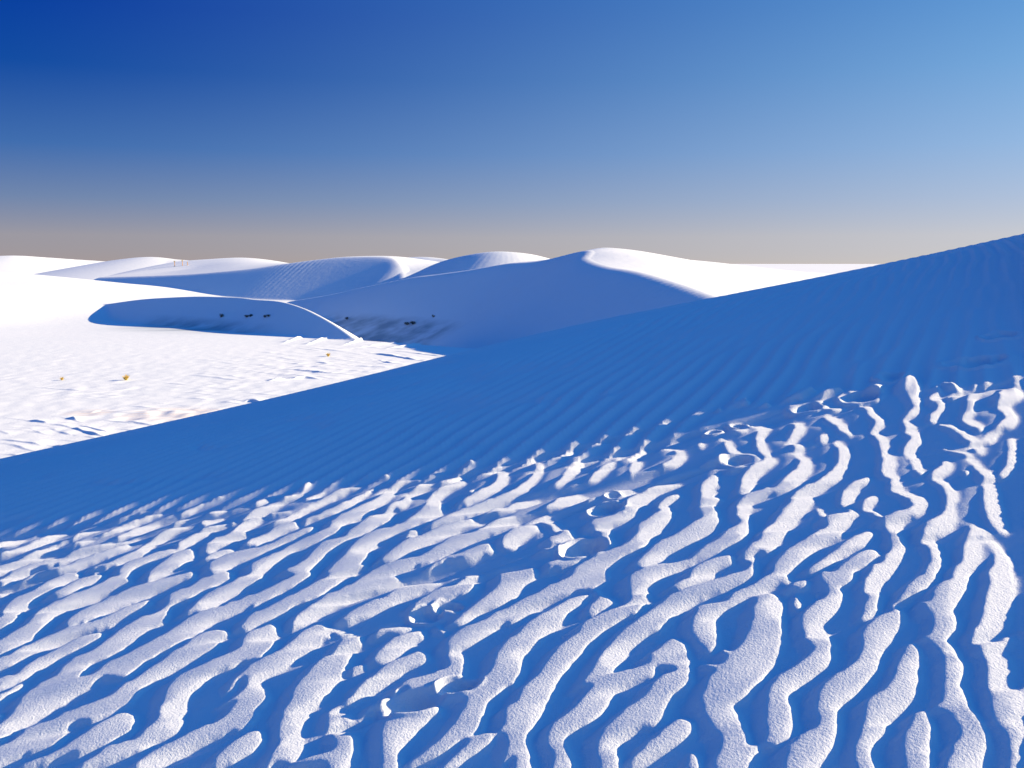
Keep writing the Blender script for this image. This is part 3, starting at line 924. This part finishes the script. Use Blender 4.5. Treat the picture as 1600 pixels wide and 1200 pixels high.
# ground that differs in colour: damp dark interdune crust, tan crust
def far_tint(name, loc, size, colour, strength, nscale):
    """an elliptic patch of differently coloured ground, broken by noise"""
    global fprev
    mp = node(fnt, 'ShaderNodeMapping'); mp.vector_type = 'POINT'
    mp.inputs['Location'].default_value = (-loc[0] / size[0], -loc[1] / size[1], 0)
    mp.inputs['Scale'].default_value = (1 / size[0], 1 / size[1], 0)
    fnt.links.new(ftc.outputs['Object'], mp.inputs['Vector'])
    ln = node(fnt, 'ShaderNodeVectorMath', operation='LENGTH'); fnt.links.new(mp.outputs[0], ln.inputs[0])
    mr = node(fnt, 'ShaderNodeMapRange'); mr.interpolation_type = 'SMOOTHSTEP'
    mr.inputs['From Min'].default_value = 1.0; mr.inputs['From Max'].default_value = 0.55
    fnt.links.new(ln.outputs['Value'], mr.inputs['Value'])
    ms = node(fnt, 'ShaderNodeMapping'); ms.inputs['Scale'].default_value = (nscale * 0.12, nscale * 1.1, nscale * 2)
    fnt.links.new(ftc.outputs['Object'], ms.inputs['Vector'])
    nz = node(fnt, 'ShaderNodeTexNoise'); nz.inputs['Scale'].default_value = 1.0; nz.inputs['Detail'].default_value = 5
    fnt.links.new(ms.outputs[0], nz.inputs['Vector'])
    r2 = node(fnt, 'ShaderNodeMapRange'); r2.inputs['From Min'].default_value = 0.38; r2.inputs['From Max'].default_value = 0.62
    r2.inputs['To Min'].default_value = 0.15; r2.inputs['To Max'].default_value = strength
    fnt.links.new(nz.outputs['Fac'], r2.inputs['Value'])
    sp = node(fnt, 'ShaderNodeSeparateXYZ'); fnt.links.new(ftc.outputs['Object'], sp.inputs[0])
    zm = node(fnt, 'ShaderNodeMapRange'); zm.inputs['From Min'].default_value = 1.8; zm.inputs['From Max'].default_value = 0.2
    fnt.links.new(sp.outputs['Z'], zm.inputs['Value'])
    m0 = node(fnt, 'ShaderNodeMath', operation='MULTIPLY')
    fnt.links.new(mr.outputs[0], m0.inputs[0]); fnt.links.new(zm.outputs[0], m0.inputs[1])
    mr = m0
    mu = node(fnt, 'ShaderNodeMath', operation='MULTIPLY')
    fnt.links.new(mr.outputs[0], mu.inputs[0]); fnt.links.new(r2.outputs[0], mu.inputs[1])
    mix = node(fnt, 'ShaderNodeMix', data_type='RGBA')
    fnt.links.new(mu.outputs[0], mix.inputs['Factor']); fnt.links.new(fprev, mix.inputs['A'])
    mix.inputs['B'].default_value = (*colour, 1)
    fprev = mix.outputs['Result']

fprev = fmx.outputs['Result']
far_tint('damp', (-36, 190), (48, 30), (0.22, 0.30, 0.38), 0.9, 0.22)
far_tint('tan crust', (-27.5, 77.5), (5.5, 5), (0.62, 0.60, 0.60), 0.8, 2.0)
far_tint('tan crust', (-35, 78.5), (2.6, 2.2), (0.60, 0.58, 0.58), 0.8, 2.0)
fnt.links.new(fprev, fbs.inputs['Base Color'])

# ------------------------------------------------------------------ plants on the far sand
def plain(name, col, rough=0.8, var=0.3):
    m, nt, bs = new_mat(name)
    bs.inputs['Roughness'].default_value = rough
    tc = node(nt, 'ShaderNodeTexCoord')
    nz = node(nt, 'ShaderNodeTexNoise'); nz.inputs['Scale'].default_value = 9; nz.inputs['Detail'].default_value = 3
    nt.links.new(tc.outputs['Object'], nz.inputs['Vector'])
    mx = node(nt, 'ShaderNodeMix', data_type='RGBA')
    mx.inputs['A'].default_value = (*[c * (1 - var) for c in col], 1); mx.inputs['B'].default_value = (*[min(1, c * (1 + var)) for c in col], 1)
    nt.links.new(nz.outputs['Fac'], mx.inputs['Factor']); nt.links.new(mx.outputs['Result'], bs.inputs['Base Color'])
    return m

straw = plain('straw', (0.62, 0.46, 0.10)); dark_leaf = plain('dark_leaf', (0.045, 0.05, 0.035)); twig = plain('twig', (0.10, 0.07, 0.05))
tan_skirt = plain('dry_leaf_skirt', (0.48, 0.27, 0.09)); yucca_leaf = plain('yucca_leaf', (0.46, 0.38, 0.10)); pale = plain('bleached_leaf', (0.72, 0.66, 0.55))

def mesh_obj(name, V, Fc, mat, parent=None):
    me = bpy.data.meshes.new(name); me.from_pydata([tuple(v) for v in V], [], Fc); me.update()
    me.materials.append(mat)
    o = bpy.data.objects.new(name, me); SC.collection.objects.link(o); o.parent = parent
    return o

def blades(rnd, n, length, spread, width, V, Fc, org=(0, 0, 0), up=1.0, droop=0.3):
    """tapered arching leaves that fan out of a point"""
    for _ in range(n):
        az = rnd.uniform(0, 2 * math.pi); tilt = rnd.uniform(0.05, spread); L = length * rnd.uniform(0.6, 1.1); w = width * rnd.uniform(.7, 1.2)
        cx, cy = math.cos(az), math.sin(az); px, py = -cy, cx
        b = len(V); r0 = rnd.uniform(0, 0.12) * length
        for k in range(4):
            t = k / 3; tl = tilt + droop * t * t
            x = r0 + L * t * math.sin(tl); z = L * t * math.cos(tl) * up; ww = w * (1 - t) ** 0.7 * 0.5 + 0.001
            V.append((org[0] + cx * x + px * ww, org[1] + cy * x + py * ww, org[2] + z)); V.append((org[0] + cx * x - px * ww, org[1] + cy * x - py * ww, org[2] + z))
        for k in range(3):
            Fc.append((b + 2 * k, b + 2 * k + 1, b + 2 * k + 3, b + 2 * k + 2))

def tube(V, Fc, pts, rads, n=8):
    b = len(V)
    for (x, y, z), r in zip(pts, rads):
        for k in range(n):
            a = 2 * math.pi * k / n; V.append((x + r * math.cos(a), y + r * math.sin(a), z))
    for i in range(len(pts) - 1):
        for k in range(n):
            Fc.append((b + i * n + k, b + i * n + (k + 1) % n, b + (i + 1) * n + (k + 1) % n, b + (i + 1) * n + k))
    Fc.append(tuple(b + (len(pts) - 1) * n + k for k in range(n)))

def thing(name, label, cat, loc, group=None):
    o = bpy.data.objects.new(name, None); SC.collection.objects.link(o); o.location = loc
    o['label'] = label; o['category'] = cat
    if group:
        o['group'] = group
    return o

def grass_tuft(px, py, size, label, d0, d1):
    rnd = random.Random(px)
    V, Fc = [], []
    blades(rnd, 110, size, 0.75, size * 0.09, V, Fc)
    o = mesh_obj('grass_tuft', V, Fc, straw)
    o.location = stand(px, py, d0, d1) - np.array([0, 0, 0.02])
    o['label'] = label; o['category'] = 'grass tuft'; o['group'] = 'yellow grass tufts on the lit flat'

grass_tuft(97, 594, 0.45, 'small yellow grass tuft near the left edge of the lit flat', 60, 200)
grass_tuft(197, 594, 0.75, 'tallest yellow grass tuft, on a low white mound of the lit flat', 60, 200)
grass_tuft(513, 557, 0.60, 'yellow grass tuft on the lit flat just below the blue dune shadow', 60, 200)

def shrub(px, py, w, h, label, d0, d1):
    rnd = random.Random(px * 7 + 1)
    root = thing('desert_shrub', label, 'shrub', stand(px, py, d0, d1) - np.array([0, 0, 0.03]), 'dark shrubs in the shaded hollow')
    V, Fc = [], []
    tips = []
    for k in range(9):
        az = rnd.uniform(0, 6.28); r = rnd.uniform(0.15, 0.45) * w; z = rnd.uniform(0.45, 0.85) * h
        tips.append((r * math.cos(az), r * math.sin(az), z))
        tube(V, Fc, [(0, 0, 0), (tips[-1][0] * .5, tips[-1][1] * .5, z * .6), tips[-1]], [0.03, 0.02, 0.008], 5)
    mesh_obj('stem', V, Fc, twig, root)
    V, Fc = [], []
    for k in range(900):
        tx, ty, tz = tips[rnd.randrange(9)]
        c = np.array([tx, ty, tz * .85]) + np.array([rnd.gauss(0, .13 * w), rnd.gauss(0, .13 * w), rnd.gauss(0, .14 * h)])
        if c[2] < 0.02:
            continue
        a = np.array([rnd.gauss(0, 1), rnd.gauss(0, 1), rnd.gauss(0, 1)]); a /= np.linalg.norm(a)
        q = np.cross(a, [0.3, 0.2, 0.9]); q /= np.linalg.norm(q) + 1e-9
        s = 0.05 * w * rnd.uniform(.6, 1.3); b = len(V)
        V += [c - a * s, c + q * s * .5, c + a * s, c - q * s * .5]; Fc.append((b, b + 1, b + 2, b + 3))
    mesh_obj('foliage', V, Fc, dark_leaf, root)

for px, py, w, h, lb in [
        (345, 496, 0.9, 0.8, 'lone dark shrub at the left end of the shaded hollow'),
        (386, 496, 0.8, 0.6, 'small dark shrub at the left end of the low line of shrubs in the hollow'),
        (391, 495, 0.8, 0.6, 'low dark shrub just right of the leftmost one in the shrub line'),
        (414, 496, 0.7, 0.5, 'small dark shrub in the right half of the shrub line, left of a touching neighbour'),
        (420, 495, 0.7, 0.5, 'small dark shrub at the right end of the low shrub line'),
        (542, 499, 0.8, 0.6, 'small dark shrub alone in the middle of the shaded hollow'),
        (636, 508, 1.0, 0.7, 'left shrub of the dark pair at the foot of the tall dune'),
        (645, 507, 1.1, 0.8, 'right shrub of the dark pair at the foot of the tall dune'),
        (677, 496, 0.6, 0.6, 'single dark shrub on the shaded face of the tall dune')]:
    shrub(px, py, w, h, lb, 120, 260)

def yucca(px, py, h, mats, label, d0, d1):
    rnd = random.Random(px)
    root = thing('yucca', label, 'yucca', stand(px, py, d0, d1) - np.array([0, 0, 0.05]), 'thin tan yuccas on the horizon')
    V, Fc = [], []
    tube(V, Fc, [(0, 0, 0), (0.03, 0, h * .35), (0, 0.02, h * .75)], [0.16, 0.15, 0.13], 9)
    for k in range(14):
        blades(rnd, 14, 0.35, 0.35, 0.06, V, Fc, org=(0, 0, h * (.08 + .047 * k)), up=-0.9, droop=-0.1)
    mesh_obj('trunk', V, Fc, mats[0], root)
    V, Fc = [], []
    blades(rnd, 120, 0.34 * h, 1.3, 0.05, V, Fc, org=(0, 0, h * .72))
    mesh_obj('crown', V, Fc, mats[1], root)

yucca(273, 416.5, 2.7, (tan_skirt, yucca_leaf), 'tan yucca on the left horizon, leftmost of the three', 300, 520)
yucca(285, 415, 2.7, (tan_skirt, yucca_leaf), 'tan yucca between two others on the left horizon', 300, 520)
yucca(293, 414.5, 1.9, (tan_skirt, pale), 'short pale yucca on the left horizon, rightmost of the three', 300, 520)
